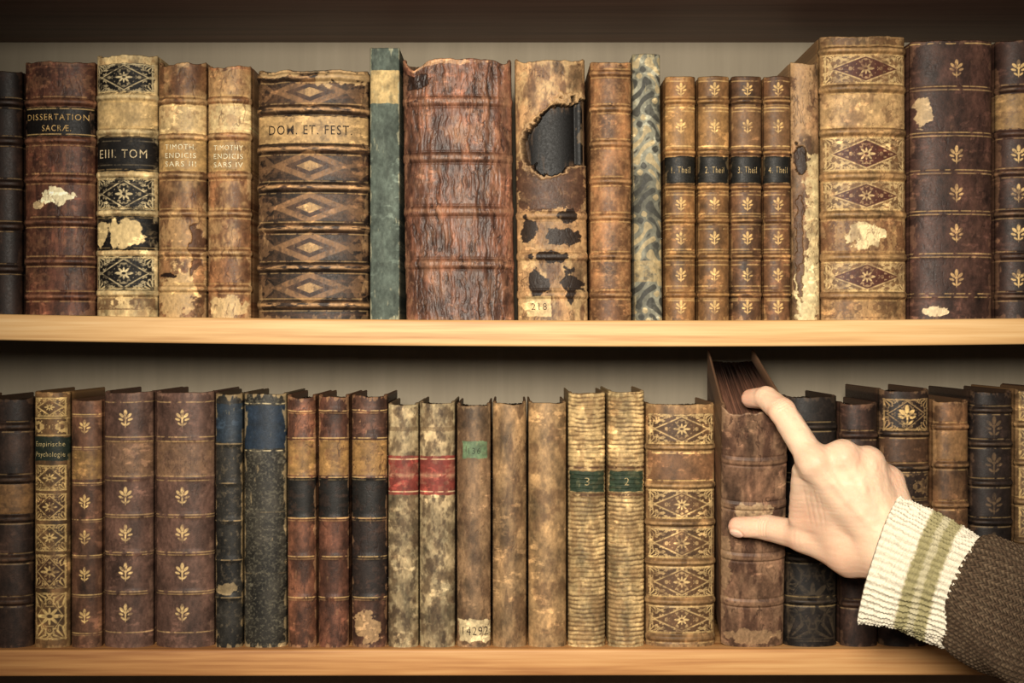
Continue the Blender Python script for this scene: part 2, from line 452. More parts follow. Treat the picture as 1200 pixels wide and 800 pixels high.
# ---------------- upper row
b = Book(U, -21, 22, 82, (46, 31, 25), 1); [b.band(y, col=(80, 54, 40)) for y in (120, 165, 215, 265, 315)]; b.edges((86, 58, 42)); b.build()

b = Book(U, 24, 107, 70, (106, 64, 48), 2, cut=3); b.streak((62, 36, 29), .5, 1.0); b.mott((146, 100, 72), 10, 12, .6, .15, .35, 5)
b.dam(76, 116, (160, 116, 80), a=.35); b.dam(168, 204, (160, 116, 80), a=.28, sd=1); b.dam(266, 300, (160, 116, 80), a=.28); b.dam(312, 340, (160, 116, 80), a=.26)
for y in (119, 164, 209, 260, 306, 347): b.band(y, 3.5, 3.5, col=(158, 110, 80))
b.rect(125, 159, BLK, wear=.1); b.line(127, a=.9); b.line(157, a=.9)
b.blob(63, 230, 17, 9, (224, 204, 166), jag=.7, sc=9); b.blob(44, 240, 7, 4, (190, 160, 120), jag=.6, sc=6)
b.cracks((60, 36, 28)); b.edges((160, 116, 84)); b.build()
b.text('DISSERTATION', 66, 137, 72, 7, (214, 176, 112)); b.text('SACRÆ.', 66, 150, 34, 7, (214, 176, 112))

b = Book(U, 109, 181, 62, (184, 154, 110), 3, cut=5, mat=M_vellum); b.mott((146, 110, 74), a=.6); b.cracks((110, 78, 50), 5, 20, .5, .6)
b.tile(72, 108, BLK, CREAM); b.rect(117, 150, (188, 154, 106), wear=.4); b.rect(159, 200, BLK, wear=.12)
b.tile(208, 246, BLK, CREAM); b.rect(253, 293, BLK); b.blob(147, 273, 22, 17, (208, 176, 126), jag=.35, sc=9); b.blob(118, 275, 9, 15, (196, 166, 118), jag=.4)
b.tile(300, 340, BLK, CREAM); b.dam(347, 362, (110, 78, 52), a=.7)
for y in (80, 90, 165, 193, 215, 238, 308, 332): b.line(y, CREAM, .7, .35)
for y in (113, 154, 204, 249, 296, 343): b.band(y, 3, 3.2, col=CREAM)
b.edges((212, 184, 138)); b.build(); b.text('EIII. TOM', 143, 180, 56, 10, (220, 198, 154))

b = Book(U, 182, 239, 70, (142, 100, 66), 4, cut=6); b.mott((184, 144, 98), 14, 22, .46, .22, .8); b.mott((94, 58, 38), 10, 22, .56, .14, .7, 3); b.cracks((70, 44, 30), 5, 30, 1.2)
b.rect(122, 156, (202, 168, 120), wear=.35); b.rect(163, 200, (172, 134, 84), wear=.15); b.blob(207, 345, 20, 34, (188, 150, 104), jag=.5); b.blob(228, 290, 8, 26, (84, 52, 36), .8, -1.5, .6)
b.blob(196, 322, 12, 3, (50, 30, 22), 1, -2, .6)
for y in (118, 160, 205, 250, 296, 338): b.band(y, 3, 3.2, col=(200, 160, 110))
b.edges((204, 166, 118)); b.build()
for i, t in enumerate(('TIMOTH.', 'ENDICIS', 'SARS III')): b.text(t, 211, 172 + i * 10, 36, 6, (244, 232, 196), 0)

b = Book(U, 241, 292, 75, (138, 94, 62), 5, cut=4, lean=0); b.mott((186, 146, 100), 14, 22, .48, .22, .8); b.mott((92, 56, 37), 10, 22, .56, .14, .7, 3)
b.rect(78, 112, (188, 150, 102), a=.6, wear=.4); b.rect(121, 155, (208, 176, 128), wear=.3); b.rect(164, 200, (172, 134, 86), wear=.2); b.blob(266, 360, 22, 16, (196, 160, 114), jag=.5)
for y in (117, 159, 205, 250, 296, 338): b.band(y, 3, 3.2, col=(204, 164, 114))
b.cracks((70, 42, 28), 5, 30, 1.); b.edges((206, 168, 122)); b.build()
for i, t in enumerate(('TIMOTHY', 'ENDICIS', 'SARS IV')): b.text(t, 267, 173 + i * 10, 34, 6, (244, 232, 196), 0)

b = Book(U, 299, 430, 80, (58, 42, 33), 6, cut=3, bulge=19); b.hs((104, 70, 48), .52, .7); b.mott((38, 29, 25), 14, 14, .5, .2, .6)
for y in (107, 194, 243, 290, 337):
    for (a_, c_) in ((1, (150, 108, 72)), (.62, (60, 38, 29)), (.34, (184, 144, 96))):
        m = 1 - ss(.94, 1.02, np.abs(b.X - 363) / (48 * a_) + np.abs(b.Y - y) / (19 * a_)); b.fill(m * (.55 + .45 * b.gw), c_, .9)
    for sx in (-1, 1):
        m = 1 - ss(.94, 1.02, np.abs(b.X - (363 + sx * 58)) / 18 + np.abs(b.Y - y) / 16); b.fill(m * b.gw, (130, 94, 64), .7)
    b.dam(y - 17, y + 17, (120, 86, 58), 306, 424, a=.4, frame=False, sc=5)
b.rect(136, 167, (184, 146, 98), wear=.25)
for y in (88, 128, 174, 219, 267, 313, 357): b.band(y, 4.5, 4.5, col=(184, 138, 92), a=.75)
b.blob(400, 90, 30, 10, (184, 148, 104), .9, 0, .6); b.blob(330, 84, 24, 5, (190, 154, 110), .9, 0, .6)
b.edges((176, 136, 94)); b.build(); b.text('DOM. ET. FEST.', 363, 152, 98, 11, (36, 24, 18), .004)

b = Book(U, 433, 468, 55, (92, 98, 90), 7, cut=1.5, mat=M_cloth, bulge=6, var=.12, pages=(150, 132, 104)); b.mott((108, 112, 102), 6, 9, .5, .15, .4); b.rect(82, 121, (190, 158, 110), wear=.1)
b.edges((180, 168, 138), .35, .7); b.streak((70, 73, 68), .6, .4); b.build()

b = Book(U, 474, 603, 66, (114, 74, 56), 8, cut=4, mat=M_crack, bulge=19, lean=-4, depth=185)
b.mott((72, 44, 34), 24, 44, .48, .2, .8); b.mott((150, 108, 82), 14, 30, .56, .15, .5, 7); b.cracks((50, 30, 23), 5, 34, 1.6, .9); b.cracks((56, 34, 26), 3, 30, 1.6, .8, 9); b.cracks((172, 130, 98), 3, 26, -1.5, .6, 29)
fw = fbm(b.X + 5 * fbm(b.X, b.Y, 16, 16, 801), b.Y, 4.5, 34, 802, 3); b.D += .9 * (fw - .5) * 2; b.C *= (1 + .25 * (fw - .5) * 2)[..., None]
for y in (118, 184, 247, 309): b.band(y, 2.4, 5, col=(160, 114, 84), gl=False)
b.cut += 12 * np.exp(-((b.X[0] - 486) / 13) ** 2) + 6 * np.exp(-((b.X[0] - 598) / 8) ** 2)
b.blob(492, 92, 16, 14, (44, 27, 21), .85, -1, .35); b.blob(550, 150, 26, 14, (176, 130, 98), .35, 0, .8)
b.blob(520, 68, 40, 4, (190, 144, 104), .8, 0, .6); b.edges((160, 116, 86)); b.build()

b = Book(U, 607, 690, 66, (156, 118, 82), 9, cut=5, depth=180, lean=-4)
b.cracks((78, 52, 36), 5, 16, 1, .9); b.cracks((88, 60, 42), 3, 22, 1, .8, 7); b.mott((196, 160, 114), 10, 16, .52, .15, .8); b.mott((92, 60, 44), 9, 24, .6, .1, .6, 5)
for y in (252, 300, 345): b.band(y, 3, 4, col=(180, 136, 94), gl=False)
b.rect(184, 246, (84, 56, 42), 608, 688, jag=7, a=.92, wear=.25); b.rect(250, 300, (166, 124, 84), 604, 688, jag=5, a=.5, wear=.4)
# torn-away leather: deep recess (spine lining gone, board and sewing showing, cavity shade painted near-black) with a ragged, curled lip, open to the joint
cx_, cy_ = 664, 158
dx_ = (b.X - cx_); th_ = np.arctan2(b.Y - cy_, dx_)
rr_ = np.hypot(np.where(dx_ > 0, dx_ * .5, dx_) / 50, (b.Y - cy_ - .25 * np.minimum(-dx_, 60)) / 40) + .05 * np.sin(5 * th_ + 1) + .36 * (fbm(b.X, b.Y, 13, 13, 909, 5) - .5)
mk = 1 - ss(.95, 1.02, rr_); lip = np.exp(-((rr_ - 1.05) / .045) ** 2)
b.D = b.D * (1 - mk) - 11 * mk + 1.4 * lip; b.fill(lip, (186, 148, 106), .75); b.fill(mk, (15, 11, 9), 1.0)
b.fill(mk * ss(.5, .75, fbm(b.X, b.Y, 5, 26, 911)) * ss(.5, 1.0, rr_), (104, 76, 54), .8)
for (x, y, rx, ry) in ((622, 268, 10, 14), (660, 276, 16, 12), (632, 332, 12, 15), (672, 332, 12, 16), (668, 254, 12, 8), (646, 300, 20, 6)): b.blob(x, y, rx, ry, (38, 27, 23), .85, 0, .6, 10)
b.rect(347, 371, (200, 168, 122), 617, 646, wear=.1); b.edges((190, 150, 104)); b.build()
b.text('218', 632, 359, 18, 8, (70, 46, 34))

b = Book(U, 692, 741, 71, (134, 92, 60), 10, cut=2); b.mott((174, 130, 88), 3, 3, .55, .1, .45); b.mott((92, 60, 40), 12, 20, .56, .15, .6, 4)
for y in (84, 127, 168, 212, 254, 300, 345): b.band(y, 2.8, 3, col=(184, 140, 92))
b.edges((180, 138, 94)); b.build()

b = Book(U, 744, 777, 63, (118, 112, 98), 11, cut=1, mat=M_vellum, bulge=7, lean=-3, pages=(140, 122, 94))
w_ = np.sin(b.X / 5 + 3 * np.sin(b.Y / 9)) * np.sin(b.Y / 6 + 2 * np.sin(b.X / 6)); b.fill(ss(.2, .45, w_), (66, 63, 58), .85); b.fill(ss(.3, .5, -w_), (180, 152, 110), .7)
b.edges((190, 166, 122), .3); b.rect(305, 330, (176, 146, 102), wear=.5, a=.7); b.build()

for i, (xa, xb, ty) in enumerate(((780, 816, 89), (819, 856, 89), (858, 894, 89), (896, 928, 89))):
    b = Book(U, xa, xb, ty, ((134, 93, 56), (122, 85, 52), (100, 68, 46), (104, 70, 46))[i], 20 + i, cut=1, var=.22, depth=130)
    for y in (118, 178, 219, 258, 300, 345): b.band(y, 2.2, 2.4, col=(190, 144, 88), a=.6)
    b.rect(124, 173, ((156, 114, 70), (148, 108, 66), (128, 92, 62), (132, 94, 62))[i], wear=.15); b.line(126); b.line(171); b.rect(183, 214, (32, 30, 27), wear=.1)
    for y in (104, 148, 239, 279, 322, 360): b.fleur(b.cx, y, 8.5, (216, 174, 110), .85)
    for y in (94, 130, 228, 250, 268, 292, 310, 335, 352): b.line(y, a=.6)
    b.edges((184, 142, 92), .3); b.build(); b.text('%d. Theil' % (i + 1), b.cx, 199, 22, 7.5, (200, 172, 120), -.008)

b = Book(U, 929, 962, 72, (142, 106, 74), 30, cut=3, lean=-2, depth=170, bulge=6); b.mott((94, 64, 46), 8, 18, .5, .15, .7); b.rect(180, 372, (196, 168, 124), 946, 970, jag=7, wear=.3); b.blob(940, 120, 12, 60, (180, 140, 100), .7, 0, .6); b.blob(938, 185, 9, 16, (50, 33, 25), .9, -4, .4)
b.blob(945, 340, 14, 38, (204, 178, 134), 1, 1, .4); b.blob(938, 290, 5, 60, (100, 68, 46), .9, -2, .5); b.cracks((80, 54, 38), 4, 30, 1.5, .8); b.edges((180, 142, 100)); b.build()

b = Book(U, 966, 1067, 40, (156, 118, 78), 31, cut=3, bulge=17, depth=200, var=.25, lean=-2)
RD = (92, 50, 39)
for (ya, yb) in ((62, 98), (160, 200), (212, 246), (306, 342)): b.tile(ya, yb, (128, 94, 63), (212, 178, 126), inner=RD)
b.dam(42, 54, (100, 68, 44), a=.6); b.rect(109, 149, (190, 150, 104), wear=.4); b.rect(256, 296, (130, 89, 59)); b.dam(258, 294, (190, 150, 100), a=.5, sd=3); b.dam(348, 372, (100, 68, 44), a=.5)
b.blob(1018, 275, 22, 15, (220, 192, 146), 1, .5, .4)
for y in (57, 103, 154, 206, 251, 301, 346): b.band(y, 4, 3.6, col=(190, 148, 100))
b.mott((102, 70, 49), 12, 18, .57, .15, .5, 3); b.edges((192, 150, 106)); b.cracks((90, 58, 40), 4, 12, .6, .6); b.build()

b = Book(U, 1071, 1168, 46, (78, 52, 44), 32, cut=2, bulge=16, depth=195, var=.28); b.cracks((44, 28, 25), 4, 26, .8, .7)
for y in (104, 158, 202, 250, 300, 347): b.line(y - 3, a=.7); b.line(y + 1, a=.6); b.D += .8 * np.exp(-((b.Y - y) / 3) ** 2)
for y in (80, 181, 226, 273, 326): b.fleur(1121, y, 11, (206, 164, 110), .9)
b.mott((104, 72, 58), 16, 20, .6, .1, .4, 2); b.blob(1083, 132, 8, 20, (184, 152, 114), 1, 0, .6, 9); b.blob(1100, 366, 14, 6, (214, 186, 148), 1, 0, .6, 9); b.edges((140, 100, 76)); b.line(49, a=.8); b.build()

b = Book(U, 1172, 1234, 46, (66, 44, 37), 33, cut=2, depth=190); b.rect(110, 150, (164, 126, 82))
for y in (104, 156, 202, 250, 300, 347): b.band(y, 3, 3, col=(150, 114, 78))
for y in (80, 180, 226, 273, 326): b.fleur(1194, y, 11)
b.edges((150, 108, 78)); b.build()

# ---------------- lower row
b = Book(L, -21, 34, 466, (62, 44, 36), 40, depth=165); [b.band(y, col=(104, 74, 52)) for y in (500, 562, 608, 655, 705)]; b.rect(568, 602, (136, 98, 62)); b.edges((110, 78, 54)); b.build()

b = Book(L, 37, 79, 459, (112, 81, 52), 41, depth=150, cut=1); b.rect(512, 540, (42, 50, 41), wear=.1)
G2 = (214, 177, 116)
b.tile(465, 488, None, G2); b.dam(490, 510, G2, a=.8)
b.tile(545, 575, None, G2); b.tile(578, 610, (88, 58, 39), G2); b.tile(614, 646, None, G2); b.tile(650, 690, (88, 58, 39), G2); b.tile(694, 750, None, G2)
b.edges((186, 146, 94)); b.build(); b.text('Empirische', 58, 521, 34, 7.5, (206, 184, 130)); b.text('Psychologie', 58, 533, 34, 7.5, (206, 184, 130))

b = Book(L, 81, 117, 469, (98, 66, 50), 42, depth=150, cut=1); b.rect(528, 562, (150, 112, 68)); [b.fleur(99, y, 9) for y in (500, 588, 630, 673, 722)]
for y in (485, 524, 566, 609, 651, 697, 742): b.line(y); b.line(y + 2.5, a=.4)
b.mott((124, 86, 64), 8, 18, .55, .15, .4); b.edges((150, 106, 76)); b.build()

for (xa, xb, sd) in ((118, 176, 43), (179, 248, 44)):
    b = Book(L, xa, xb, 459, (102, 73, 62), sd, depth=165, cut=1.5, var=.2)
    b.rect(517, 558, (134, 100, 74), wear=.3, a=.8); b.mott((122, 90, 76), 20, 24, .55, .2, .4)
    for y in (470, 512, 517, 558, 563, 603, 606, 647, 650, 693, 696, 741): b.line(y, a=.6)
    for y in (515, 560, 604, 648, 694): b.D += 1.2 * np.exp(-((b.Y - y) / 3) ** 2)
    for y in (490, 581, 625, 670, 718): b.fleur(b.cx, y, 11, (218, 180, 124), .95)
    b.cracks((66, 44, 38), 4, 20, .5, .5); b.edges((144, 108, 88)); b.build()

b = Book(L, 251, 283, 461, (50, 45, 40), 45, depth=150, cut=1.5, bulge=8); b.mott((120, 100, 76), 3, 4, .64, .08, .5); b.rect(472, 518, (46, 56, 68), wear=.2)
for y in (520, 566, 610, 656, 700): b.line(y, (160, 130, 90)); b.D += 1.4 * np.exp(-((b.Y - y) / 3) ** 2)
b.blob(267, 690, 14, 6, (164, 136, 98), .8, 0, .7); b.edges((166, 136, 96), .4, .8); b.build()
b = Book(L, 284, 334, 461, (58, 52, 45), 46, depth=160, cut=1.5, bulge=12); b.mott((122, 112, 92), 2, 2, .56, .08, .6); b.rect(474, 526, (44, 55, 70), wear=.15)
b.line(472, CREAM); b.line(528, CREAM); b.line(600, (160, 130, 90), a=.4); b.line(672, (160, 130, 90), a=.4); b.edges((176, 146, 106), .4, .8); b.build()

for (xa, xb, sd, ba) in ((336, 370, 47, (110, 69, 50)), (372, 408, 48, (98, 61, 46)), (411, 453, 49, (90, 60, 47))):
    b = Book(L, xa, xb, 463, ba, sd, depth=155, cut=3, lean=(-1 if sd == 47 else 0)); b.mott((60, 38, 30), 8, 24, .5, .2, .6)
    b.rect(516, 557, (154, 114, 68), wear=.3); b.rect(560, 606, (38, 34, 31), wear=.3)
    if sd == 49: b.rect(606, 700, (40, 35, 34), a=.75, jag=6, wear=.4); b.blob(433, 735, 18, 16, (170, 134, 96), .9, 0, .7, 9)
    for y in (480, 513, 559, 607, 652, 700): b.line(y, a=.8); b.line(y + 3, a=.4); b.D += 1.0 * np.exp(-((b.Y - y) / 3) ** 2)
    b.cracks((54, 34, 27), 4, 24, .8, .7); b.edges((164, 120, 84), .35, .7); b.build()

for (xa, xb, sd, y0) in ((454, 490, 50, 473), (491, 533, 51, 471)):
    b = Book(L, xa, xb, y0, (154, 130, 98), sd, depth=150, cut=2, mat=M_vellum, bulge=10); b.mott((98, 76, 55), 8, 14, .44, .2, .85); b.mott((188, 166, 130), 5, 8, .62, .1, .5, 8); b.mott((66, 50, 38), 6, 10, .6, .12, .6, 5)
    b.rect(500, 505, (110, 84, 58), a=.5); b.rect(534, 580, (136, 60, 50), wear=.3); b.line(538, CREAM); b.line(576, CREAM); b.line(557, CREAM, 3, .35); b.edges((194, 170, 128), .3, .5); b.build()

b = Book(L, 535, 575, 473, (130, 99, 72), 52, depth=150, cut=3, bulge=10); b.mott((96, 68, 48), 10, 34, .5, .2, .6); b.mott((158, 124, 90), 8, 28, .58, .15, .4, 4)
b.rect(517, 537, (104, 122, 90), 542, 571, wear=.15); b.rect(726, 752, (200, 174, 134), 537, 577, wear=.1, jag=2.5); b.cracks((80, 56, 40), 3, 30, .6, .6); b.edges((166, 132, 96)); b.build()
b.text('136', 556, 528, 14, 7, (50, 60, 44)); b.text('14292', 557, 739, 30, 10, (50, 36, 30))
b = Book(L, 577, 617, 471, (136, 104, 72), 53, depth=150, cut=3, bulge=11); b.mott((98, 70, 48), 12, 26, .5, .14, .7); b.mott((166, 132, 94), 8, 20, .58, .15, .4, 4); b.cracks((80, 56, 40), 3, 26, .6, .6); b.edges((166, 132, 94)); b.build()
b = Book(L, 619, 664, 471, (148, 114, 78), 54, depth=150, cut=2, bulge=11); b.mott((108, 78, 53), 13, 18, .5, .12, .7); b.mott((168, 134, 95), 12, 14, .6, .1, .4, 6); b.edges((166, 132, 94)); b.build()

for (xa, xb, sd, y0, t) in ((666, 710, 55, 460, '3'), (713, 756, 56, 458, '2')):
    b = Book(L, xa, xb, y0, (176, 145, 102), sd, depth=155, cut=1.5, mat=M_vellum, bulge=12, var=.25)
    per = 5.2; rb = np.cos((b.Y + 2.5 * fbm(b.X, b.Y, 14, 30, sd)) * 2 * math.pi / per); b.D += .7 * rb * (.4 + .9 * fbm(b.X, b.Y, 10, 6, sd + 1))
    b.fill(ss(.1, .9, -rb) * ss(.25, .6, fbm(b.X, b.Y, 12, 5, sd + 4)), (92, 65, 43), .7); b.mott((128, 95, 62), 9, 18, .5, .18, .6)
    b.rect(552, 576, (54, 66, 50), wear=.25, xa=xa + 2, xb=xb - 2); b.line(548, (90, 60, 40), 1.5); b.line(580, (90, 60, 40), 1.5); b.edges((200, 170, 122), .3, .5); b.build()
    b.text(t, b.cx, 564, 5.5, 9, (176, 156, 110), -.01)

b = Book(L, 758, 840, 473, (140, 104, 69), 57, depth=170, cut=2, bulge=16, var=.25)
LG = (210, 174, 120)
b.tile(484, 521, (94, 66, 44), LG); b.rect(529, 565, (130, 90, 61), wear=.2); b.line(531); b.line(563)
for (ya, yb) in ((574, 608), (619, 654), (664, 700), (710, 742)): b.tile(ya, yb, (94, 66, 44), LG, inner=(108, 76, 51))
for y in (524, 569, 613, 659, 705): b.band(y, 3.4, 3, col=(182, 142, 96), a=.5)
b.mott((94, 67, 46), 12, 18, .6, .15, .4, 3); b.band(748, 2, 3); b.edges((184, 146, 100)); b.build()

b = Book(L, 921, 984, 464, (40, 32, 28), 59, depth=175, cut=2); b.tile(650, 752, None, (76, 62, 48), lace=1)
for y in (500, 560, 610, 655, 705): b.band(y, 3, 3, col=(76, 58, 46))
b.edges((96, 74, 56)); b.build()
b = Book(L, 987, 1031, 472, (66, 45, 37), 60, depth=165, cut=2)
for y in (510, 560, 612, 660, 708): b.band(y, 3, 3, col=(116, 84, 62))
b.mott((46, 31, 26), 6, 14, .5, .15, .6); b.edges((116, 84, 62)); b.build()
b = Book(L, 1034, 1093, 456, (62, 45, 37), 61, depth=180, cut=3); b.tile(465, 505, None, (176, 140, 94)); b.rect(512, 545, (90, 62, 44)); b.fleur(1063, 487, 14)
for y in (508, 548, 592, 640, 690): b.band(y, 3, 3, col=(172, 132, 88))
for y in (570, 615, 665, 720): b.dam(y - 14, y + 14, (158, 124, 82), a=.6)
b.edges((160, 120, 84)); b.build()
b = Book(L, 1096, 1138, 469, (106, 74, 50), 62, depth=165, cut=3)
for y in (500, 545, 592, 640, 690): b.band(y, 3, 3, col=(180, 136, 90))
b.rect(505, 540, (138, 100, 64)); b.mott((138, 100, 68), 8, 16, .55, .15, .4); b.mott((68, 46, 34), 8, 20, .58, .15, .5, 3); b.edges((174, 132, 92)); b.build()
b = Book(L, 1141, 1190, 458, (44, 33, 29), 63, depth=175, cut=3)
for y in (480, 520, 566, 612, 660): b.band(y, 3, 3, col=(104, 78, 56))
for y in (500, 543, 590, 636): b.fleur(1165, y, 13, (140, 108, 74), .6)
b.edges((130, 96, 70)); b.build()
b = Book(L, 1193, 1234, 456, (108, 80, 54), 64, depth=165, cut=2)
for y in (475, 520, 566, 612): b.tile(y - 18, y + 18, None, (196, 160, 106)); b.band(y + 22, 3, 3, col=TAN)
b.edges((176, 134, 92)); b.build()

# ---------------- book being pulled out
TILT = math.radians(20)
b = Book(pulled, 846, 920, 457, (118, 86, 67), 70, y1=758.5, depth=190, cut=6, bulge=11, taper=.78, lean=-15, pages=(84, 57, 44), name='book_body')
b.mott((76, 51, 41), 14, 38, .48, .2, .75); b.mott((162, 124, 96), 10, 26, .55, .15, .6, 4); b.cracks((60, 40, 32), 5, 26, .8, .8)
for y in (520, 575, 640, 700): b.band(y, 1.4, 4, col=(152, 114, 86), gl=False, a=.4)
b.rect(572, 606, (172, 140, 108), 862, 902, jag=4, wear=.4); b.blob(880, 745, 34, 9, (168, 132, 98), .8, 0, .7); b.blob(850, 650, 6, 40, (164, 128, 96), .7, 0, .7)
b.edges((168, 132, 100))
def tilt(P):
    zb = 400 - 758.5; P = P.copy()
    y = P[:, 1] * 1.0; z = P[:, 2] - zb
    c, n = math.cos(TILT), math.sin(TILT)
    P[:, 1] = y * c - z * n; P[:, 2] = zb + z * c + y * n
    return P
b.build(tilt)

# ------------------------------------------------------------------ hand (implicit surface)
def W3(px, py, d):
    f = (1600.0 + d) / 1600.0
    return np.array([(px - 600) * f, d, (400 - py) * f])
J = {
 'i0': W3(955, 543, -180), 'i1': W3(917, 482, -140), 'i2': W3(898, 466, -112), 'i3': W3(880, 467, -88),
 'm0': W3(987, 535, -183), 'm1': W3(976, 548, -112), 'm2': W3(990, 580, -85), 'm3': W3(1004, 598, -100),
 'r0': W3(1017, 542, -174), 'r1': W3(1006, 558, -104), 'r2': W3(1016, 592, -82), 'r3': W3(1028, 608, -98),
 'p0': W3(1042, 564, -158), 'p1': W3(1034, 582, -98), 'p2': W3(1040, 608, -82), 'p3': W3(1046, 622, -95),
 't0': W3(998, 646, -150), 't1': W3(943, 628, -118), 't2': W3(900, 618, -84), 't3': W3(865, 617, -70),
 'w': W3(1044, 646, -178), 'wi': W3(1034, 640, -172), 'wp': W3(1056, 628, -176), 'w2': W3(1100, 672, -205),
}
hs_ = 1.15
lo = np.array([234, -222, -290.]); hi = np.array([452, -52, -40.])
nx, ny, nz = [int(v) for v in (hi - lo) / hs_]
gx, gy, gz = np.meshgrid(lo[0] + np.arange(nx) * hs_, lo[1] + np.arange(ny) * hs_, lo[2] + np.arange(nz) * hs_, indexing='ij')
gx = gx.astype(np.float32); gy = gy.astype(np.float32); gz = gz.astype(np.float32)
def cap(a, b, ra, rb):
    a = np.asarray(a, np.float32); b = np.asarray(b, np.float32); ab = b - a; L2 = float(ab @ ab) + 1e-6
    t = np.clip(((gx - a[0]) * ab[0] + (gy - a[1]) * ab[1] + (gz - a[2]) * ab[2]) / L2, 0, 1)
    return np.sqrt((gx - a[0] - t * ab[0]) ** 2 + (gy - a[1] - t * ab[1]) ** 2 + (gz - a[2] - t * ab[2]) ** 2) - (ra + (rb - ra) * t)
def sm(a, b, k):
    h = np.clip(.5 + .5 * (b - a) / k, 0, 1)
    return b * (1 - h) + a * h - k * h * (1 - h)
def finger(j, r):
    f = cap(J[j + '0'], J[j + '1'], r[0], r[1]); f = sm(f, cap(J[j + '1'], J[j + '2'], r[1], r[2]), 3); f = sm(f, cap(J[j + '2'], J[j + '3'], r[2], r[3]), 3)
    return f
F = cap(J['i0'], J['wi'], 16, 22)
F = sm(F, cap(J['m0'], J['w'], 16, 23), 12)
F = sm(F, cap(J['r0'], J['w'], 15.5, 23), 12)
F = sm(F, cap(J['p0'], J['wp'], 15, 24), 12)
F = sm(F, cap(J['w'], J['w2'], 31, 30), 16)
F = sm(F, cap(J['wp'], J['w2'], 26, 28), 16)
F = sm(F, cap(J['t1'], J['t0'], 16.5, 25), 12)
F = sm(F, cap(J['t0'], J['w'], 25, 27), 12)
F = sm(F, cap(W3(940, 552, -160), W3(937, 606, -128), 11, 12), 14)      # thumb web
F = sm(F, cap(W3(960, 566, -160), W3(962, 606, -140), 16, 17), 14)
F = sm(F, cap(W3(975, 570, -165), W3(985, 620, -150), 17, 22), 12)
for p_, q_, r1_, r2_ in (('i0', 'm0', 14.5, 14.5), ('m0', 'r0', 14.8, 14.2), ('r0', 'p0', 14.2, 13.5)):
    F = sm(F, cap(J[p_] + np.array([0, 3, -1.]), J[q_] + np.array([0, 3, -1.]), r1_, r2_), 8)
for k in 'imr': # extensor tendons
    F = sm(F, cap(J[k + '0'] + np.array([0, -13, 0.]), J['w'] + np.array([0, -17, 0.]), 3.6, 2.6), 5)
F = sm(F, cap(J['i0'] + np.array([0, -4, 2.]), J['i0'] + np.array([0, -4, 3.]), 15, 15), 5)
F = sm(F, finger('i', (15.5, 14.2, 12.2, 10.6)), 8)
F = sm(F, finger('m', (14, 13, 11, 9.5)), 8)
F = sm(F, finger('r', (13.5, 12, 10.5, 9)), 8)
F = sm(F, finger('p', (12.5, 11, 9.5, 8.2)), 8)
th = cap(J['t1'], J['t2'], 16.2, 14.2); th = sm(th, cap(J['t2'], J['t3'], 13.4, 11.4), 3)
F = sm(F, th, 8)

def surface_nets(F, lo, h):
    s = F < 0
    cnt = sum(s[i:i + s.shape[0] - 1, j:j + s.shape[1] - 1, k:k + s.shape[2] - 1].astype(np.int8) for i in (0, 1) for j in (0, 1) for k in (0, 1))
    act = (cnt > 0) & (cnt < 8)
    idx = np.argwhere(act); ids = np.full(act.shape, -1, np.int64); ids[act] = np.arange(len(idx))
    cor = [(i, j, k) for i in (0, 1) for j in (0, 1) for k in (0, 1)]
    V = {c: F[idx[:, 0] + c[0], idx[:, 1] + c[1], idx[:, 2] + c[2]] for c in cor}
    P = np.zeros((len(idx), 3)); n = np.zeros(len(idx))
    for a in cor:
        for ax in range(3):
            if a[ax] == 0:
                b_ = list(a); b_[ax] = 1; b_ = tuple(b_)
                fa, fb = V[a], V[b_]; cr = (fa < 0) != (fb < 0)
                t = np.where(cr, fa / np.where(cr, fa - fb, 1), 0)
                p = np.array(a, float)[None] + t[:, None] * (np.array(b_, float) - np.array(a, float))[None]
                P += np.where(cr[:, None], p, 0); n += cr
    P = lo + (idx + P / n[:, None]) * h
    Q = []
    for ax in range(3):
        a1, a2 = (ax + 1) % 3, (ax + 2) % 3
        sl0 = [slice(None)] * 3; sl1 = [slice(None)] * 3; sl0[ax] = slice(0, -1); sl1[ax] = slice(1, None)
        e = np.argwhere(s[tuple(sl0)] != s[tuple(sl1)])
        e = e[(e[:, a1] > 0) & (e[:, a2] > 0) & (e[:, a1] < s.shape[a1] - 1) & (e[:, a2] < s.shape[a2] - 1)]
        def g(d1, d2):
            q = e.copy(); q[:, a1] += d1; q[:, a2] += d2; return ids[q[:, 0], q[:, 1], q[:, 2]]
        q = np.stack([g(-1, -1), g(0, -1), g(0, 0), g(-1, 0)], -1)
        ins = s[e[:, 0], e[:, 1], e[:, 2]]
        q[~ins] = q[~ins][:, ::-1]
        Q.append(q)
    Q = np.concatenate(Q); Q = Q[(Q >= 0).all(1)]
    return P, Q
HP, HF = surface_nets(F, lo, hs_)
for _ in range(2):
    acc = np.zeros_like(HP); n = np.zeros(len(HP))
    for a_, b_ in ((0, 1), (1, 2), (2, 3), (3, 0)):
        np.add.at(acc, HF[:, a_], HP[HF[:, b_]]); np.add.at(n, HF[:, a_], 1)
        np.add.at(acc, HF[:, b_], HP[HF[:, a_]]); np.add.at(n, HF[:, b_], 1)
    HP = HP * .5 + .5 * acc / n[:, None]
nr = np.zeros_like(HP)
fn = np.cross(HP[HF[:, 2]] - HP[HF[:, 0]], HP[HF[:, 3]] - HP[HF[:, 1]])
for i in range(4): np.add.at(nr, HF[:, i], fn)
nr /= np.linalg.norm(nr, axis=1, keepdims=True) + 1e-9
hc = np.ones((len(HP), 3)) * np.array([230, 194, 164.])
hc *= (1 + .07 * (fbm(HP[:, 0] + HP[:, 1] * .5, HP[:, 2], 18, 18, 33) - .5) * 2)[:, None]
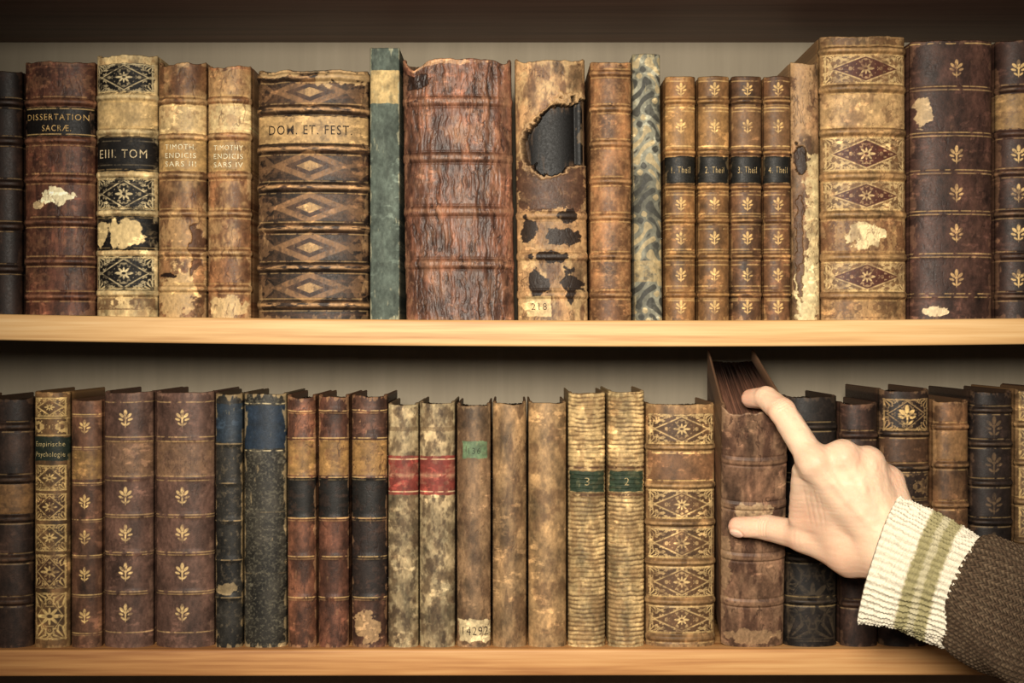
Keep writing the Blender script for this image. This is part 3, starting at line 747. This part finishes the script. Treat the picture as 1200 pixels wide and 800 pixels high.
def tint(p, r, col, a):
    global hc
    m = (a * np.exp(-(np.linalg.norm(HP - p, axis=1) / r) ** 2))[:, None]
    hc = hc * (1 - m) + np.array(col, float) * m
for k in ('i0', 'm0', 'r0', 'p0'): tint(J[k] + np.array([0, -15, 5]), 14, (218, 164, 136), .45)
tint(J['i1'], 17, (218, 156, 128), .55); tint(J['i3'], 16, (212, 142, 118), .75); tint(J['i2'], 12, (218, 156, 130), .5)
tint(J['t3'], 18, (214, 148, 124), .65); tint(J['t2'], 15, (218, 160, 134), .5); tint(W3(950, 600, -140), 25, (212, 154, 126), .5)
tint(W3(985, 665, -165), 34, (202, 148, 120), .4); tint(W3(930, 640, -115), 20, (208, 150, 124), .4)
disp = np.zeros(len(HP))
def crease(p, d, offs, rad, side, amp=.8, w=.9):
    d = d / np.linalg.norm(d); q = HP - p; t = q @ d
    t = t + 1.0 * (fbm(q[:, 0], q[:, 2], 7, 7, 12, 2) - .5) * 2
    m = np.exp(-(np.linalg.norm(q, axis=1) / rad) ** 4) * ss(0.0, .5, nr @ (side / np.linalg.norm(side)))
    for o in offs: disp[:] -= amp * m * np.exp(-((t - o) / w) ** 2)
crease(J['i1'], J['i2'] - J['i0'], (-7, -4, -1, 2, 5), 17, np.array([.4, -.6, .7]), .9)
crease(J['i2'], J['i3'] - J['i1'], (-2, 1), 14, np.array([0, -.4, 1.]))
crease(J['t2'], J['t3'] - J['t1'], (-4, -1, 2, 5), 17, np.array([0., -1, .2]), .9)
crease(J['t1'], J['t2'] - J['t0'], (-3, 3), 20, np.array([0., -1, .3]), .5, 1.4)
crease(W3(958, 590, -160), J['t2'] - J['w'], (-10, -4, 3, 9), 26, np.array([-.2, -1, 0.]), .4, 1.6)
def vein(pts, r, amp):
    dm = np.full(len(HP), 1e9)
    for a, c in zip(pts[:-1], pts[1:]):
        ab = c - a; t = np.clip(((HP - a) @ ab) / (ab @ ab), 0, 1); dm = np.minimum(dm, np.linalg.norm(HP - a - t[:, None] * ab, axis=1))
    disp[:] += amp * np.exp(-(dm / r) ** 2)
vein([W3(975, 555, -200), W3(990, 580, -203), W3(1012, 605, -206), W3(1030, 640, -210)], 5.5, 1.1)
vein([W3(1010, 560, -196), W3(1012, 590, -203), W3(1025, 612, -208)], 5.5, 1.0)
disp += .45 * (fbm(HP[:, 0] * 1.2 + HP[:, 1], HP[:, 2], 9, 9, 61, 4) - .5) * 2
HP = HP + nr * disp[:, None]
td = (J['t3'] - J['t2']) / np.linalg.norm(J['t3'] - J['t2']); nd = np.array([0, -.7, -.72]); nd = nd - td * (nd @ td); nd /= np.linalg.norm(nd); sd_ = np.cross(td, nd)
q = HP - (J['t3'] + td * 1.0)
e = np.hypot((q @ td) / 8.5, (q @ sd_) / 7.0); nm = (1 - ss(.85, 1.0, e)) * (q @ nd > 4)
rim_ = np.exp(-((e - 1.05) / .12) ** 2) * (q @ nd > 4)
HP = HP + nr * (.5 * nm - .7 * rim_)[:, None]
hc = hc * (1 - .6 * nm[:, None]) + np.array([234, 200, 180]) * .6 * nm[:, None]

arm = empty('human_hand_and_sleeve')
mesh_obj('hand', HP, HF, np.clip(hc, 0, 255), mat=M_skin, parent=arm)

# ------------------------------------------------------------------ cuff + sleeve
def loft(name, cen, ra, rb, ns, nt, dispf, colf, mat, close_end=False, inner=True):
    cen = np.array(cen, float)
    d = np.r_[0, np.cumsum(np.linalg.norm(np.diff(cen, axis=0), axis=1))]
    s = np.linspace(0, d[-1], ns)
    C = np.stack([np.interp(s, d, cen[:, i]) for i in range(3)], -1); A = np.interp(s, d, ra); Bb = np.interp(s, d, rb)
    kk = max(3, ns // 8) | 1
    if len(cen) > 2:
        ker = np.ones(kk) / kk
        sm1 = lambda v: np.convolve(np.pad(v, kk // 2, mode='reflect', reflect_type='odd'), ker, 'valid')
        C = np.stack([sm1(C[:, i]) for i in range(3)], -1); A = sm1(A); Bb = sm1(Bb)
    T = np.gradient(C, axis=0); T /= np.linalg.norm(T, axis=1, keepdims=True)
    N1 = np.cross(T, np.array([0, 1., 0])); N1 /= np.linalg.norm(N1, axis=1, keepdims=True); N2 = np.cross(T, N1)
    th = np.linspace(0, 2 * math.pi, nt, endpoint=False)
    TH, SS = np.meshgrid(th, s)
    dd = dispf(TH, SS, d[-1])
    P = C[:, None] + N1[:, None] * ((A[:, None] + dd) * np.cos(TH))[..., None] + N2[:, None] * ((Bb[:, None] + dd) * np.sin(TH))[..., None]
    col = colf(TH, SS, d[-1])
    if inner:
        rows = []; cr = []
        for k_, (o, si) in enumerate(((-9, 26), (-7, 8), (-5, 1), (-2.5, -1.5))):
            c0 = C[0] + T[0] * si
            r1 = A[0] + o + dd[0] * .5; r2 = Bb[0] + o + dd[0] * .5
            rows.append(c0 + N1[0] * (r1 * np.cos(th))[:, None] + N2[0] * (r2 * np.sin(th))[:, None]); cr.append(col[0] * (.8))
        P = np.concatenate([np.array(rows), P]); col = np.concatenate([np.array(cr), col])
    if close_end:
        P = np.concatenate([P, np.repeat(C[-1][None, None], nt, 1)]); col = np.concatenate([col, col[-1:]])
    return mesh_obj(name, P.reshape(-1, 3), gridfaces(P.shape[0], nt, wrap=True), col.reshape(-1, 3), mat=mat, parent=arm)

c0 = W3(1031, 657, -186); c1 = W3(1131, 692, -224); c2 = W3(1205, 724, -265)
NR = 52
def cd(T, s_, Lh):
    rb_ = np.sin(T * NR + .5 * np.sin(s_ / 7) + .4 * np.sin(T * 9))
    ed = np.exp(-(s_ / 5) ** 2)
    return 1.0 * rb_ + .5 * np.sin(s_ * 2 * math.pi / 3.2 + T * NR * .5) + .8 * ed + 2.4 * np.sin(T * 3 + s_ / 18) + 1.4 * np.sin(T * 7 + 1 + s_ / 30) + 1.6 * (fbm(T * 60, s_, 5, 5, 88, 4) - .5) * 2
def cc(T, s_, Lh):
    rb_ = np.sin(T * NR + .5 * np.sin(s_ / 7) + .4 * np.sin(T * 9)); t = s_ / Lh
    col = np.ones(T.shape + (3,)) * np.array([230, 219, 196.])
    t = t + .03 * (fbm(T * 60, s_, 3, 3, 14, 3) - .5)
    m = (ss(.37, .41, t) * (1 - ss(.70, .74, t)) - .45 * ss(.50, .53, t) * (1 - ss(.58, .61, t)))[..., None]
    col = col * (1 - m) + np.array([156, 146, 106.]) * m
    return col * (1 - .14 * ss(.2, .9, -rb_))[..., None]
loft('ribbed_cuff', [c0, c1 + (c1 - c0) * .04], [66, 57], [44, 44], 120, 620, cd, cc, M_knit)
def sd2(T, s_, Lh):
    v = np.abs(((T * 56 / (2 * math.pi)) % 1) - .5) * 2
    st = np.sin((s_ / 5.0 + v * .9) * 2 * math.pi)
    return 1.5 * v + .7 * st + 3.0 * np.sin(T * 2 + s_ / 26) + 2.0 * np.sin(T * 5 - s_ / 17) + 3.5 * ss(0, 10, s_)
def sc2(T, s_, Lh):
    v = np.abs(((T * 56 / (2 * math.pi)) % 1) - .5) * 2
    st = np.sin((s_ / 5.0 + v * .9) * 2 * math.pi)
    n = fbm(T * 60, s_, 2.2, 2.2, 5, 2)
    col = np.ones(T.shape + (3,)) * np.array([88, 70, 54.])
    m = (ss(.45, .7, n) * .5)[..., None]; col = col * (1 - m) + np.array([134, 114, 90.]) * m
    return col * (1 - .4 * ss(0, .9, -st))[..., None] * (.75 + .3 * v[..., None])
loft('knitted_sleeve', [c1, c2, np.array([600, -400, -315.]), np.array([690, -560, -380.]), np.array([760, -760, -440.])],
     [56, 60, 66, 70, 72], [45, 50, 58, 64, 66], 560, 680, sd2, sc2, M_knit, close_end=True, inner=True)

# ------------------------------------------------------------------ light, world, camera
l = bpy.data.lights.new('studio_spot_lamp', 'SPOT'); l.energy = 168; l.color = (1.0, 0.92, 0.79)
l.spot_size = math.radians(58); l.spot_blend = 1.0; l.shadow_soft_size = 0.17
o = bpy.data.objects.new('studio_spot_lamp', l); bpy.context.collection.objects.link(o)
loc = Vector((-0.08, -1.45, ZC + 0.26)); o.location = loc
o.rotation_euler = (Vector((0.07, 0, ZC - .005)) - loc).to_track_quat('-Z', 'Y').to_euler()
w = bpy.data.worlds.new('room_ambient'); bpy.context.scene.world = w; w.use_nodes = True
w.node_tree.nodes['Background'].inputs[0].default_value = (1.0, 0.88, 0.75, 1)
w.node_tree.nodes['Background'].inputs[1].default_value = 0.09

cam = bpy.data.cameras.new('camera'); co = bpy.data.objects.new('camera', cam)
bpy.context.collection.objects.link(co)
co.location = (0, -1600 * S, ZC); co.rotation_euler = (math.radians(90), 0, 0)
cam.sensor_width = 36; cam.lens = 48; cam.clip_start = 0.05
bpy.context.scene.camera = co
sc = bpy.context.scene
sc.view_settings.view_transform = 'Standard'
sc.view_settings.look = 'None'
